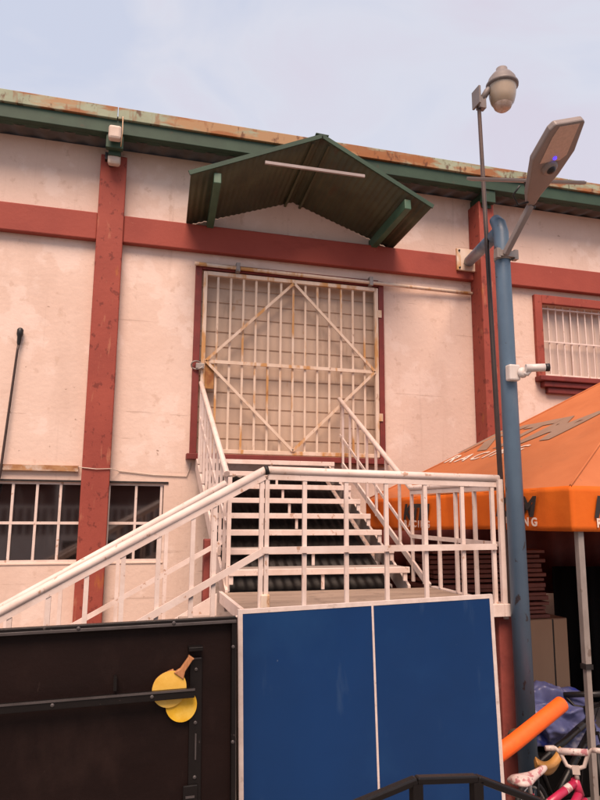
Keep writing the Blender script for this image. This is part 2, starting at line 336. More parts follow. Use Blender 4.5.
# right window: red surround, stepped sill, white bars, pale shutter behind
sr = MB(); X0, X1, Z0, Z1 = 5.785, 7.75, 1.93, 2.985
sr.box(5.665, X0, WY - .06, WY + .004, 1.90, 3.11); sr.box(X1, X1 + .12, WY - .06, WY + .004, 1.90, 3.11)
sr.box(X0 + .001, X1 - .001, WY - .062, WY + .004, Z1, 3.112)
rw = sr.build('window', 'red', bld, bevel=.008)
st = MB()
st.box(5.64, 7.90, WY - .15, WY + .003, 1.825, 1.899); st.box(5.72, 7.82, WY - .11, WY + .003, 1.745, 1.824); st.box(5.80, 7.74, WY - .075, WY + .003, 1.66, 1.744)
st.build('sill', 'darkred', rw, bevel=.012)
gl = MB(); gl.box(X0, X1, WY + .12, WY + .14, Z0, Z1)
for x in (6.36, 6.50, 6.64, 6.78, 6.92, 7.06): gl.box(x, x + .012, WY + .106, WY + .121, Z0, Z1)
gl.build('pane', 'panel', rw)
gb = MB()
for i in range(16):
    x = X0 + .035 + i * .1265
    gb.beam((x, WY + .045, Z0), (x, WY + .045, Z1), .016, .016)
for zz in (Z0 + .02, 2.44, Z1 - .05): gb.beam((X0, WY + .03, zz), (X1, WY + .03, zz), .014, .022)
gb.build('grille', 'white', rw)
# shutter door: dark red frame, slatted shutter
df = MB(); df.box(.80, .88, WY - .05, WY + .004, .60, 3.06); df.box(3.25, 3.325, WY - .05, WY + .004, .60, 3.06)
df.box(.881, 3.249, WY - .052, WY + .004, 2.98, 3.07); df.box(.76, 3.36, WY - .14, WY + .004, .585, .655)
door = df.build('door', 'darkred', bld, bevel=.006)
sh = MB(); z = .66
while z < 2.97:
    h = min(.1935, 2.98 - z)
    sh.add([(.88, WY + .119, z), (3.25, WY + .119, z), (3.25, WY + .119, z + .010), (.88, WY + .119, z + .010), (3.25, WY + .105, z + .02), (.88, WY + .105, z + .02), (3.25, WY + .105, z + h - .004), (.88, WY + .105, z + h - .004), (3.25, WY + .119, z + h), (.88, WY + .119, z + h)],
           [(0, 1, 2, 3), (3, 2, 4, 5), (5, 4, 6, 7), (7, 6, 8, 9)]); z += h
sh.build('roller_shutter', 'shutter', door)
# security gate in front of the shutter
gx0, gx1, gz0, gz1, gy = .905, 3.235, .675, 2.955, WY - .035
gate = thing('security_gate', 'white barred gate with diamond bracing locked over the shutter door', 'gate', (2.07, gy, gz0))
fr = MB(); fr.beam((gx0 + .02, gy, gz0), (gx0 + .02, gy, gz1), .05, .045); fr.beam((gx1 - .02, gy, gz0), (gx1 - .02, gy, gz1), .05, .045)
fr.beam((gx0 + .046, gy, gz1 - .02), (gx1 - .046, gy, gz1 - .02), .045, .05); fr.beam((gx0 + .046, gy, gz0 + .02), (gx1 - .046, gy, gz0 + .02), .045, .05)
fr.build('frame', 'gatewhite', gate, bevel=.004)
for i in range(1, 14):
    x = gx0 + .02 + (gx1 - gx0 - .04) * i / 14
    q = MB(); q.beam((x, gy + .012, gz0 + .046), (x, gy + .012, gz1 - .046), .027, .016); q.build('bar', 'gatewhite', gate)
mr_ = MB(); mr_.beam((gx0 + .046, gy - .012, 1.80), (gx1 - .046, gy - .012, 1.80), .022, .042); mr_.build('mid_rail', 'gatewhite', gate)
di = MB(); cx = (gx0 + gx1) / 2
P4 = [(gx0 + .05, gy - .032, 1.80), (cx, gy - .032, gz1 - .05), (gx1 - .05, gy - .032, 1.80), (cx, gy - .032, gz0 + .05)]
for i in range(4): di.beam(P4[i], P4[(i + 1) % 4], .034, .014, (0, 1, 0))
di.build('diamond_brace', 'gatewhite', gate)
for zz in (1.15, 2.55):
    q = MB(); q.box(gx1 + .001, gx1 + .05, gy - .03, gy + .02, zz, zz + .10); q.build('hinge', 'gatewhite', gate)
lb = MB(); lb.box(gx0 + .048, gx0 + .16, gy - .008, gy + .006, 1.46, 1.77); lb.build('lock_plate', mat('rusted_plate', (.40, .21, .07), RUST, .7, 9), gate)
lk = thing('padlock', 'grey chained padlock on the left edge of the barred gate', 'padlock', (.87, gy - .05, 1.72))
q = MB(); q.box(.835, .935, gy - .07, gy - .03, 1.69, 1.76); q.build('lock_body', 'galv', lk, bevel=.008)
q = MB(); q.tube([(.80 + .07 * math.cos(t) + .05, gy - .05 + .02 * math.sin(t * 2), 1.735 + .05 * math.sin(t)) for t in [2 * math.pi * i / 14 for i in range(14)]], .009, 6, closed=True); q.build('chain', 'galv', lk)
# awning over the door
aw = []
RB, RF = Vector((2.05, WY + .0, 4.06)), Vector((2.12, 6.88, 4.36))
LB, LF = Vector((.66, WY - .01, 3.555)), Vector((.60, 6.88, 3.66))
QB, QF = Vector((3.47, WY - .01, 3.555)), Vector((3.52, 6.88, 3.66))
def sheet(A, B, C, D, name):
    m = MB(); m.grid(lambda u, v: tuple((A.lerp(B, u)).lerp(D.lerp(C, u), v) + Vector((0, 0, .005 * math.sin(u * 40 * math.pi)))), 240, 2, True)
    return m.build(name, 'awning', bld, thick=.008)
s1 = sheet(LB, RB, RF, LF, 'awning'); s2 = sheet(RB, QB, QF, RF, 'awning')
rg = MB(); rg.beam(RB + Vector((0, 0, .03)), RF + Vector((0, -.02, .03)), .16, .012); rg.build('ridge_cap', 'darkgreen', bld)
vb = MB(); vb.beam(LF + Vector((-.02, -.012, .01)), RF + Vector((0, -.012, .01)), .02, .05); vb.beam(RF + Vector((0, -.012, .01)), QF + Vector((.02, -.012, .01)), .02, .05)
vb.build('awning_edge', 'darkgreen', bld)
for A, B, sg in ((LB, LF, 1), (QB, QF, -1)):
    q = MB(); off = Vector((sg * .30, 0, sg * 0 + .045))
    q.beam(A + off + Vector((0, 0, -.03)), B + off + Vector((0, .02, -.03)), .085, .13); q.build('awning_arm', 'green', bld, bevel=.008)
q = MB(); q.beam((1.44, 6.90, 3.945), (2.66, 6.90, 3.955), .028, .034); q.build('awning_tie', 'greysheet', bld)
q = MB()
for sx in (-1, 1):
    q.beam(RB + Vector((.10 * sx, 0, -.07)), RF + Vector((.10 * sx, .03, -.07)), .03, .03)
q.build('ridge_rail', 'awning', bld)
# pipes and cables on the wall
cp = thing('conduit', 'pale conduit pipe clipped along the wall above the barred gate', 'pipe', (.8, WY - .06, 3.0))
q = MB(); q.tube([(.78, WY - .085, 3.03), (2, WY - .085, 3.02), (3.3, WY - .085, 3.015), (4.66, WY - .05, 3.02)], .024, 10); q.build('pipe', 'gatewhite', cp)
for x in (1.30, 3.10):
    q = MB(); q.box(x, x + .05, WY - .12, WY - .04, 2.97, 3.09); q.build('clip', 'galv', cp, bevel=.004)
q = MB(); q.box(-2.6, -.45, WY - .05, WY - .004, .415, .472); q.box(-2.6, -.45, WY - .045, WY - .004, .473, .48)
tag(q.build('angle_iron', mat('rusty_angle', (.38, .20, .09), (.50, .40, .33), .7, 4, (1, 1, 1), lo=.42, hi=.52, stains=((RUST, 6, (.5, 1, 1), .5, .1, .8),))), 'rusty orange angle iron strip fixed above the lower window', 'bracket')
q = MB(); q.tube([(-.47, WY - .02, .47), (-.40, WY - .14, .455), (-.25, WY - .145, .442), (-.09, WY - .14, .45), (.0, WY - .012, .43), (.4, WY - .012, .395), (.78, WY - .012, .385), (.83, WY - .012, .55)], .006, 6)
tag(q.build('cable', 'cream'), 'thin cream cable running across the red column to the stairs', 'cable')
rod = thing('dark_rod', 'thin dark rod with rounded head standing upright against the pink wall', 'rod', (-1.55, WY - .07, G))
q = MB(); q.tube([(-1.60, WY - .10, G), (-1.27, WY - .06, .36), (-1.195, WY - .05, 1.78), (-1.187, WY - .05, 1.84)], [.016, .015, .013, .015], 10); q.build('rod', 'brownpole', rod)
q = MB(); q.lathe((-1.187, WY - .05, 1.84), [(.014, 0), (.022, .03), (.026, .10), (.036, .13), (.036, .185), (.02, .205), (0, .21)], 14, (.04, 0, 1)); q.build('head', 'dark', rod)
# floodlights on the left column top
fl = thing('floodlight', 'upper small cream floodlight hung on the green eave bracket', 'floodlight', (-.25, 7.5, 4.36))
q = MB(); q.box(-.325, -.175, 7.47, 7.575, 4.30, 4.475); q.build('housing', 'cream', fl, bevel=.03)
q = MB(); q.tube([(-.17, 7.49, 4.60), (-.165, 7.48, 4.4), (-.175, 7.50, 4.22)], .006, 6); q.build('wire', 'gatewhite', fl)
fl = thing('floodlight', 'lower small cream floodlight on the top of the left red column', 'floodlight', (-.25, 7.8, 4.12))
q = MB(); q.box(-.325, -.175, 7.70, 7.80, 4.10, 4.245); q.build('housing', 'cream', fl, bevel=.035)
q = MB(); q.box(-.36, -.28, 7.80, 7.87, 4.20, 4.29); q.box(-.31, -.26, 7.79, 7.865, 4.14, 4.205); q.build('mount', 'dark', fl)

# ------------------------------------------------------------------ the white steel staircase
stc = thing('staircase', 'white steel staircase with tube railings rising from landing to the barred door', 'staircase', (1.75, 5.4, G))
LX0, LX1, LY0, LY1, LZ = .80, 2.74, 4.30, 5.46, -.66
q = MB(); q.box(LX0 + .05, LX1 - .05, LY0 + .05, LY1 - .01, LZ - .03, LZ); q.build('landing_deck', 'deck', stc)
q = MB(); q.box(LX0 + .02, LX0 + .049, LY0, LY1, LZ - .075, LZ + .012); q.box(LX1 - .049, LX1, LY0, LY1, LZ - .075, LZ + .012); q.box(LX0 + .05, LX1 - .05, LY0, LY0 + .049, LZ - .075, LZ + .012)
q.box(LX0 + .05, LX1 - .05, LY1 - .009, LY1, LZ - .075, LZ - .002)
q.build('landing_frame', 'white', stc, bevel=.004)
SX0, SX1 = .90, 2.47
ty = lambda i: 5.46 + .29 * i
tz = lambda i: -.485 + .15 * i
for i in range(8):
    y, z = ty(i), tz(i)
    q = MB(); q.box(SX0, SX1, y + .03, y + .285, z - .02, z); t_ = q.build('tread', 'tread', stc)
    q = MB(); q.box(SX0, SX1 + (.0 if i else .02), y - .01, y + .029, z - .048, z + .003); q.build('nosing', 'white', t_, bevel=.004)
    q = MB(); q.box(1.69, 1.716, y + .012, y + .028, z - .15 + (.003 if i else -.02), z - .049)
    q.build('hanger', 'white', t_)
    for hx in (SX1 - .035, SX0 + .002):
        q = MB(); q.box(hx, hx + .035, y + .005, y + .025, z - .115, z - .049); q.build('hanger', 'white', t_)
for x in (.885, 2.49):
    q = MB(); q.prism([(x - .012, 5.47, LZ - .15), (x - .012, 5.47, LZ + .02), (x - .012, 7.85, LZ + .02 + 2.38 * .517), (x - .012, 7.98, LZ + .02 + 2.38 * .517), (x - .012, 7.98, LZ - .15 + 2.51 * .517)], (.024, 0, 0)); q.build('stringer', 'white', stc)
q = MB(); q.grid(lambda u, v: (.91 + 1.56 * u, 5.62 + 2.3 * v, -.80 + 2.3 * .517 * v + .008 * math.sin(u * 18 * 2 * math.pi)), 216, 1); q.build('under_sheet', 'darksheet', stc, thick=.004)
q = MB(); q.grid(lambda u, v: (2.56 + .012 * math.sin(u * 28 * 2 * math.pi), 5.50 + 2.46 * u, G + v * (LZ - .32 + 2.46 * u * .517 - G)), 224, 1); q.build('side_sheet', 'greysheet', stc, thick=.006)
q = MB(); q.box(2.68, 2.85, 4.37, 4.53, G, LZ - .077); q.build('pillar', 'redpillar', stc, bevel=.01)
q = MB(); q.box(.70, .79, 5.5, 5.6, G, -.24); q.build('pillar', 'redpillar', stc, bevel=.01)
# lower flight down to the left
for i in range(9):
    x, z = LX0 - .3 * i, LZ - .165 * (i + 1)
    if z < G + .02: break
    q = MB(); q.box(x - .30, x - .002, LY0 + .07, LY1 - .06, z - .03, z); q.build('tread', 'tread', stc)
for y in (LY0 + .055, LY1 - .045):
    q = MB(); q.prism([(LX0 - .001, y - .012, LZ + .0), (LX0 - .001, y - .012, LZ - .26), (LX0 - 2.7, y - .012, G), (LX0 - 2.45, y - .012, G + .12)], (0, .024, 0)); q.build('stringer', 'white', stc)
SL = .55
def rail(name_pts, tube_r=.028, flat=True, fo=.045, fw=.03, fh=.035):
    q = MB(); q.tube(name_pts, tube_r, 14)
    if flat:
        for a_, b_ in zip(name_pts[:-1], name_pts[1:]):
            q.beam(Vector(a_) - Vector((0, 0, fo)), Vector(b_) - Vector((0, 0, fo)), fw, fh)
    return q.build('railing', 'white', stc)
def bars(parent, pts, w=.028):
    for p_, q_ in pts:
        m = MB(); m.beam(p_, q_, w, w * .8, (0, 1, 0)); m.build('baluster', 'white', parent)
def mid(parent, a_, b_, w=.026, h=.034):
    m = MB(); m.beam(a_, b_, w, h); m.build('mid_rail', 'white', parent)
# front of the landing
y = 4.35
ra = rail([(.965, y, .262), (2.71, y, .240)])
bars(ra, [((x, y, LZ + .012), (x, y, .20)) for x in (.962, 1.222, 1.52, 1.815, 2.112, 2.405, 2.65)])
mid(ra, (.93, y - .022, -.262), (2.66, y - .022, -.250), .016, .042)
bars(ra, [((2.70, y - .03, LZ - .05), (2.70, y - .03, .235)), ((2.735, y + .02, LZ - .1), (2.735, y + .02, .235))], .036)
# near side of the lower flight
rb = rail([(.945, y, .262), (-1.95, y, .262 - 2.895 * SL)])
bars(rb, [((x, y, -.28 - (.93 - x) * SL - .40), (x, y, .20 - (.945 - x) * SL)) for x in (.925, .617, .478, .266, .054, -.158, -.37, -.58, -.80, -1.01, -1.22, -1.43)])
mid(rb, (.935, y - .02, -.268), (-1.9, y - .02, -.268 - 2.835 * SL), .016, .042)
q = MB(); q.lathe((.953, y - .004, .262), [(0, -.014), (.0315, -.012), (.0315, .012), (0, .014)], 14, (1, 0, .3)); q.build('end_cap', 'rubber', rb)
q = MB(); q.box(.925, .985, y - .035, y - .012, -.63, -.54); q.build('latch', 'gatewhite', rb, bevel=.01)
# far side of the lower flight
y = 5.45
SF = .571
rc = rail([(.855, y, .215), (-2.1, y, .215 - 2.955 * SF)])
bars(rc, [((x, y, -.28 - (.82 - x) * SL - .42), (x, y, .16 - (.855 - x) * SF)) for x in (.39, .027, -.382, -.474, -.75, -1.1, -1.45)])
bars(rc, [((.768, y, -1.1), (.768, y, .2))], .045)
mid(rc, (.83, y, -.262), (-2.0, y, -.262 - 2.83 * SL), .02, .036)
# left of the upper flight
x = .885
rd = rail([(x, 5.60, .30), (x, 7.72, .30 + 2.12 * .557)], .026, False)
bars(rd, [((x, yy, LZ + .03 + (yy - 5.47) * .517), (x, yy, .28 + (yy - 5.60) * .557)) for yy in (5.66, 5.92, 6.18, 6.44, 6.70, 6.96, 7.22, 7.48, 7.69)], .026)
bars(rd, [((x + .015, 5.52, LZ), (x + .015, 5.52, .27))], .034)
mid(rd, (x, 5.60, -.10), (x, 7.70, -.10 + 2.10 * .557), .014, .022)
# right of the landing, then up the upper flight
x = 2.70
re_ = rail([(x, 4.36, .215), (x, 5.85, .215), (x, 7.98, .215 + 2.13 * .567)], .026, False)
q = MB(); q.beam((x, 4.38, .172), (x, 5.85, .172), .03, .034); q.build('rail_strip', 'white', re_)
bars(re_, [((x, yy, LZ + .012), (x, yy, .16)) for yy in (4.686, 4.989, 5.292, 5.60, 5.84)])
bars(re_, [((x, yy, -.52 + (yy - 5.85) * .52), (x, yy, .20 + (yy - 5.85) * .567)) for yy in (6.125, 6.459, 6.74, 7.011, 7.304, 7.582, 7.843)], .026)
mid(re_, (x, 4.38, -.235), (x, 5.84, -.235)); mid(re_, (x, 5.86, -.24), (x, 7.96, -.24 + 2.10 * .567), .014, .03)
mid(re_, (x, 5.50, -.66), (x, 7.96, -.66 + 2.46 * .52), .02, .06)

# ------------------------------------------------------------------ table tennis tables
def table(name, label, cx, ytop, ztop, tilt, front):
    t = thing(name, label, 'table', (cx, ytop, ztop))
    W, H = 1.525, 1.37
    x0, x1, zb = cx - W / 2, cx + W / 2, ztop - H
    for k, yy in enumerate((ytop, ytop + .09)):
        near = (k == 0); ztop = ztop - .05 * k; zb = ztop - H
        m = MB(); m.box(x0 + .005, x1 - .005, yy, yy + .022, zb + .005, ztop - .005)
        tp = m.build('tabletop', front if near else 'tableblack', t)
        if near and front == 'tableblue':
            m = MB(); yl = yy - .002
            m.box(x0, x0 + .024, yl, yy + .0225, zb, ztop); m.box(x1 - .022, x1, yl, yy + .0225, zb, ztop)
            m.box(x0 + .024, x1 - .022, yl, yy + .0225, ztop - .022, ztop); m.box(x0 + .024, x1 - .022, yl, yy + .0225, zb, zb + .022)
            m.build('edge_line', 'lineWhite', tp)
            m = MB(); m.box(cx - .006, cx + .006, yl, yy, zb + .022, ztop - .022); m.build('centre_line', 'lineWhite', tp)
        m = MB(); yb = yy + .026
        m.box(x0 + .02, x1 - .02, yb, yb + .04, ztop - .05, ztop - .012); m.box(x0 + .02, x1 - .02, yb, yb + .04, zb + .012, zb + .05)
        m.box(x0 + .02, x0 + .05, yb, yb + .04, zb + .051, ztop - .051); m.box(x1 - .05, x1 - .02, yb, yb + .04, zb + .051, ztop - .051)
        m.build('frame', 'blackmetal', t)
    for sx in (x0 + .25, x1 - .25):
        m = MB(); m.beam((sx, ytop + .20, G + .13), (sx, ytop + .20, zb + .9), .05, .05); m.beam((sx, ytop - .12, G + .12), (sx, ytop + .46, G + .12), .05, .05)
        lg = m.build('leg', 'blackmetal', t)
        for yy in (ytop - .10, ytop + .44):
            m = MB(); m.lathe((sx - .015, yy, G + .05), [(0, 0), (.045, 0), (.05, .006), (.05, .024), (.045, .03), (0, .03)], 16, (1, 0, 0)); m.build('castor', 'rubber', lg)
    t.rotation_euler = (0, R(-tilt), 0)
    return t
bt = table('table_tennis_table', 'blue table tennis table folded upright with white edge and centre line', 1.41, 3.60, -.505, 1.6, 'tableblue')
# the second, seen from its black underside
kt = table('table_tennis_table', 'folded table tennis table showing its black underside and paddle rail', -.148, 3.50, -.552, 1.1, 'tableblack')
def under(m, nm, mt, bevel=0): return m.build(nm, mt, kt, bevel=bevel)
x0, x1 = -.148 - .7625, -.148 + .7625
m = MB(); m.box(x0, x1, 3.462, 3.499, -.575, -.553); m.box(x1 - .022, x1, 3.462, 3.499, -1.92, -.576); m.box(x0, x0 + .022, 3.462, 3.499, -1.92, -.576); under(m, 'edge_frame', 'blackmetal', .003)
m = MB(); m.box(x0, x1, 3.455, 3.4615, -.583, -.568); under(m, 'edge_trim', 'greyedge', .002)
m = MB(); m.box(x0 + .023, .405, 3.425, 3.455, -.918, -.876); under(m, 'paddle_rail', 'blackmetal', .003)
m = MB(); m.box(x0 + .023, .405, 3.420, 3.4245, -.884, -.874); under(m, 'rail_lip', 'greyedge')
m = MB(); m.box(.385, .447, 3.484, 3.498, -1.92, -.745); m.box(.36, .43, 3.470, 3.4835, -1.42, -1.33); under(m, 'leg_channel', 'blackmetal', .004)
m = MB(); m.box(.392, .440, 3.480, 3.4835, -.75, -.744); m.box(.415, .422, 3.480, 3.4835, -1.22, -1.10); m.box(.372, .415, 3.466, 3.4695, -1.386, -1.376); under(m, 'catch', 'greyedge')
for bx, bz in ((.416, -.80), (.416, -1.05), (.416, -1.30), (.20, -.897), (-.25, -.897), (.599, -.70), (.599, -1.15), (.599, -1.5), (.30, -.566), (-.15, -.566)):
    m = MB(); yb = 3.484 if abs(bx - .416) < .01 else (3.425 if bz == -.897 else (3.455 if bz == -.566 else 3.462))
    m.lathe((bx, yb, bz), [(.009, .001), (.009, -.004), (.005, -.006), (0, -.006)], 10, (0, 1, 0)); under(m, 'bolt', 'greyedge')
m = MB(); m.box(.02, .035, 3.435, 3.498, -.86, -.80); under(m, 'clip', 'blackmetal')
m = MB(); m.box(.375, .445, 3.44, 3.498, -.705, -.685); under(m, 'hinge', 'blackmetal', .003)
def paddle(label, c, ang, y, m_, r=(.083, .087), handle=True):
    t = thing('table_tennis_paddle', label, 'paddle', (c[0], y, c[1]), 'paddles tucked behind the rail')
    ax = Vector((math.sin(ang), 0, math.cos(ang))); sx_ = Vector((ax.z, 0, -ax.x)); C = Vector((c[0], y, c[1]))
    poly = []
    for i in range(40):
        th = 2 * math.pi * i / 40
        yy = math.cos(th) * r[1]; xx = math.sin(th) * r[0] * (1 - .10 * max(0, math.cos(th)))
        poly.append(C + sx_ * xx + ax * yy)
    q = MB(); q.prism(poly, (0, .004, 0)); q.build('rubber', m_, t)
    q = MB(); q.prism([p + Vector((0, .0045, 0)) for p in poly], (0, .006, 0)); q.build('blade', 'wood', t)
    h0, h1 = C + ax * (r[1] - .012), C + ax * (r[1] + .092)
    q = MB(); q.prism([h0 + sx_ * a_ + ax * b_ + Vector((0, -.008, 0)) for a_, b_ in ((-.030, -.004), (.030, -.004), (.014, .030), (.013, .09), (.017, .103), (-.017, .103), (-.013, .09), (-.014, .030))], (0, .024, 0)); q.build('handle', 'wood', t, bevel=.004)
    return t
paddle('pale yellow paddle with its wooden handle sticking up past the rail', (.292, -.868), R(35), 3.457, 'paddle_pale')
paddle('deep yellow paddle hanging lowest, mostly below the black rail', (.352, -.947), R(-20), 3.4695, 'paddle', (.076, .082))

# ------------------------------------------------------------------ posts with lights
bp_ = thing('steel_pole', 'thick blue steel pole beside the landing, braced back to the wall', 'pole', (2.78, 4.25, G))
q = MB(); q.tube([(2.79, 4.25, G), (2.763, 4.25, 2.13), (2.757, 4.27, 2.21), (2.752, 4.31, 2.265)], [.067, .057, .055, .045], 24); q.build('shaft', 'poleblue', bp_)
q = MB(); q.tube([(2.745, 4.26, 2.14), (4.585, 7.86, 3.46)], [.052, .074], 20); q.build('brace', 'poleblue', bp_)
q = MB(); q.box(4.395, 4.762, 7.86, 7.898, 3.315, 3.635); q.build('anchor_plate', 'gatewhite', bp_, bevel=.006)
for xx in (4.43, 4.73):
    for zz in (3.35, 3.60):
        q = MB(); q.lathe((xx, 7.859, zz), [(.014, 0), (.014, -.012), (0, -.013)], 8, (0, 1, 0)); q.build('bolt', 'dark', bp_)
q = MB(); q.lathe((2.79, 4.25, G), [(.10, 0), (.10, .015), (.066, .016)], 24); q.build('base_plate', 'poleblue', bp_)
# bullet camera
bc = thing('security_camera', 'small white bullet security camera on the blue pole', 'camera', (2.93, 4.41, 1.06))
q = MB(); q.box(2.875, 2.965, 4.385, 4.45, 1.005, 1.125); q.build('junction_box', 'camwhite', bc, bevel=.012)
q = MB(); q.lathe((2.972, 4.383, 1.062), [(.04, 0), (.04, -.015), (.028, -.03), (0, -.03)], 16, (-.25, 1, 0)); q.tube([(2.972, 4.37, 1.06), (2.99, 4.34, 1.045), (3.01, 4.33, 1.075)], .016, 10); q.build('bracket', 'camwhite', bc)
q = MB(); q.tube([(2.975, 4.335, 1.088), (3.105, 4.295, 1.092)], .029, 18); q.build('body', 'camwhite', bc)
q = MB(); q.tube([(3.1055, 4.295, 1.092), (3.135, 4.286, 1.093)], [.028, .030], 18); q.build('lens', 'dark', bc)
bc.location += Vector((-.163, -.247, -.058))
# solar street light
sl_ = thing('solar_street_light', 'angular solar LED street light clamped near the top of the blue pole', 'street light', (2.92, 4.44, 2.03))
q = MB(); q.lathe((2.928, 4.5, 2.02), [(.066, 0), (.07, .004), (.07, .066), (.066, .07)], 20); q.box(2.83, 2.862, 4.42, 4.47, 2.015, 2.095); q.box(2.99, 3.025, 4.42, 4.47, 2.015, 2.095); q.box(2.85, 3.005, 4.418, 4.434, 2.03, 2.08); q.build('clamp', 'galv', sl_)
B0 = Vector((2.985, 4.15, 2.36)); T0 = Vector((2.84, 3.50, 2.63))
q = MB(); q.beam((2.905, 4.425, 2.045), B0 + Vector((0, .02, .0)), .052, .04); q.build('arm', 'lampbrown', sl_, bevel=.006)
lv = (T0 - B0); Lh = lv.length; lv.normalize(); wv = Vector((.965, 0, .22)); wv = (wv - lv * wv.dot(lv)).normalized(); nv = wv.cross(lv).normalized()
if nv.z < 0: nv = -nv
out = [(-.02, -.028), (.10, -.075), (.44, -.148), (.68, -.112), (.72, -.085), (.72, .108), (.70, .125), (.46, .150), (.26, .110), (.08, .045), (-.02, .028)]
pt = lambda l_, w_, n_=0: B0 + lv * l_ + wv * w_ * 1.13 + nv * n_
q = MB(); q.prism([pt(l_, w_) for l_, w_ in out], nv * .055); q.build('housing', 'lampbrown', sl_, bevel=.012)
q = MB(); q.prism([pt(l_, w_, -.003) for l_, w_ in ((.40, -.085), (.62, -.075), (.70, -.055), (.70, .085), (.44, .095), (.40, .06))], nv * .004); q.build('light_panel', 'led', sl_)
q = MB(); q.lathe(pt(.345, .005, .0), [(.062, 0), (.058, -.018), (.034, -.03), (.032, -.03)], 18, nv); q.build('sensor_ring', 'lampbrown', sl_)
q = MB(); q.lathe(pt(.345, .005, .0), [(.034, -.0295), (.03, -.042), (.016, -.052), (0, -.054)], 16, nv); q.build('sensor', 'dark', sl_)
q = MB(); q.lathe(pt(.43, .012, -.004), [(.014, 0), (.012, -.008), (0, -.010)], 12, nv); q.build('indicator', 'bluelight', sl_)
vdir = Vector((3.12, 4.30, 2.76)).normalized(); pw = Vector((1, -.155, .03)).normalized(); pn = pw.cross(vdir).normalized()
if pn.z < 0: pn = -pn
pd = (vdir - pn * .035).normalized()
PC = Vector((3.14, 4.42, 2.70))
def slab(c, u, v, n, a_, b_, t_): return [c + u * sx * a_ + v * sy * b_ for sx, sy in ((-1, -1), (1, -1), (1, 1), (-1, 1))], n * t_
q = MB(); q.prism(*slab(PC, pw, pd, pn, .50, .26, .022)); sp = q.build('solar_panel', 'lampbrown', sl_, bevel=.003)
q = MB(); q.prism(*slab(PC + pn * .0225, pw, pd, pn, .485, .245, .003)); q.build('cells', 'solar', sp)
q = MB(); q.beam(pt(.06, 0, .05), PC - pn * .001, .05, .03); q.tube([pt(.03, -.04, 0), pt(.0, -.10, .02), pt(.05, -.13, .08), pt(.12, -.09, .10)], .008, 6); q.tube([pt(-.02, .03, -.005), pt(-.06, -.01, -.02), pt(-.10, -.02, -.01)], .008, 6); q.build('bracket', 'dark', sl_)
sl_.location += Vector((-.163, -.249, -.118)); sl_.scale = (.94, .94, .94)
# thin pole with a bell lamp
tp_ = thing('yard_lamp', 'thin brown pole carrying a bell shaped yard light above the roofline', 'lamp', (2.90, 4.6, G))
q = MB(); q.tube([(2.935, 4.6, G), (2.886, 4.6, .3), (2.83, 4.6, 3.44)], [.022, .021, .0165], 12); q.build('pole', 'brownpole', tp_)
q = MB(); q.box(2.80, 2.818, 4.54, 4.66, 3.44, 3.60); q.box(2.819, 2.885, 4.57, 4.63, 3.42, 3.52); q.tube([(2.85, 4.6, 3.49), (2.90, 4.58, 3.58), (2.985, 4.56, 3.68)], .028, 10); q.build('bracket', 'lampgrey', tp_)
ax = Vector((.02, .0, 1)).normalized(); lc = Vector((3.03, 4.55, 3.44))
q = MB(); q.lathe(lc, [(.118, .185), (.136, .192), (.138, .212), (.122, .228), (.115, .262), (.085, .305), (.05, .325), (.048, .365), (.03, .378), (0, .38)], 28, ax); q.build('hood', 'lampgrey', tp_)
q = MB(); q.lathe(lc, [(.082, .02), (.098, .045), (.112, .10), (.120, .184)], 28, ax); q.build('shade', 'refractor', tp_)
q = MB(); q.lathe(lc, [(0, -.035), (.045, -.03), (.07, -.008), (.0815, .0195)], 28, ax); q.build('shade_tip', 'refractor_tip', tp_)

# ------------------------------------------------------------------ orange tent
tn = thing('canopy_tent', 'orange pop up canopy tent with printed valance beside the staircase', 'tent', (3.14, 4.1, G))
U = Vector((-.139, .990, 0)); Vv = Vector((.990, .139, 0))
C1 = Vector((3.14, 4.10, .185)); C2 = C1 + U * 3.03 + Vector((0, 0, -.07)); C4 = C1 + Vv * 5.6; C3 = C2 + Vv * 5.6
AP = Vector((5.91, 6.0, 1.815))
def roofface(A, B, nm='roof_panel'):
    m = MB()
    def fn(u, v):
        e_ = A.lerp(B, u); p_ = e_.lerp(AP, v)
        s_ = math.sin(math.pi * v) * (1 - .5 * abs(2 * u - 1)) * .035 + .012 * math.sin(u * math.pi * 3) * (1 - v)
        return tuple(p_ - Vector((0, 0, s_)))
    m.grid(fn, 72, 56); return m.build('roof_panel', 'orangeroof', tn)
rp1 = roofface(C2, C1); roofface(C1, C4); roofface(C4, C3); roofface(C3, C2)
def valance(A, B, ph):
    m = MB(); d = (B - A).normalized(); nn = Vector((d.y, -d.x, 0))
    Lq = (B - A).length
    def fn(u, v):
        p_ = A.lerp(B, u) + nn * (.016 * v * math.sin(u * Lq * 5.5 + ph) + .007 * v * math.sin(u * Lq * 13 + ph + 3 * v) + .003 * math.sin(u * Lq * 23 + ph)) * min(1, 14 * u, 14 * (1 - u))
        return tuple(p_ - Vector((0, 0, v * (.325 + .010 * math.sin(u * Lq * 2.1 + ph) * min(1, 6 * u, 6 * (1 - u))))) + Vector((0, 0, .004)))
    m.grid(fn, 140, 8); return m.build('valance', 'orange', tn, thick=.003)
va = valance(C2, C1, .3); vb_ = valance(C1, C4, 1.2); valance(C4, C3, 2.0); valance(C3, C2, .7)
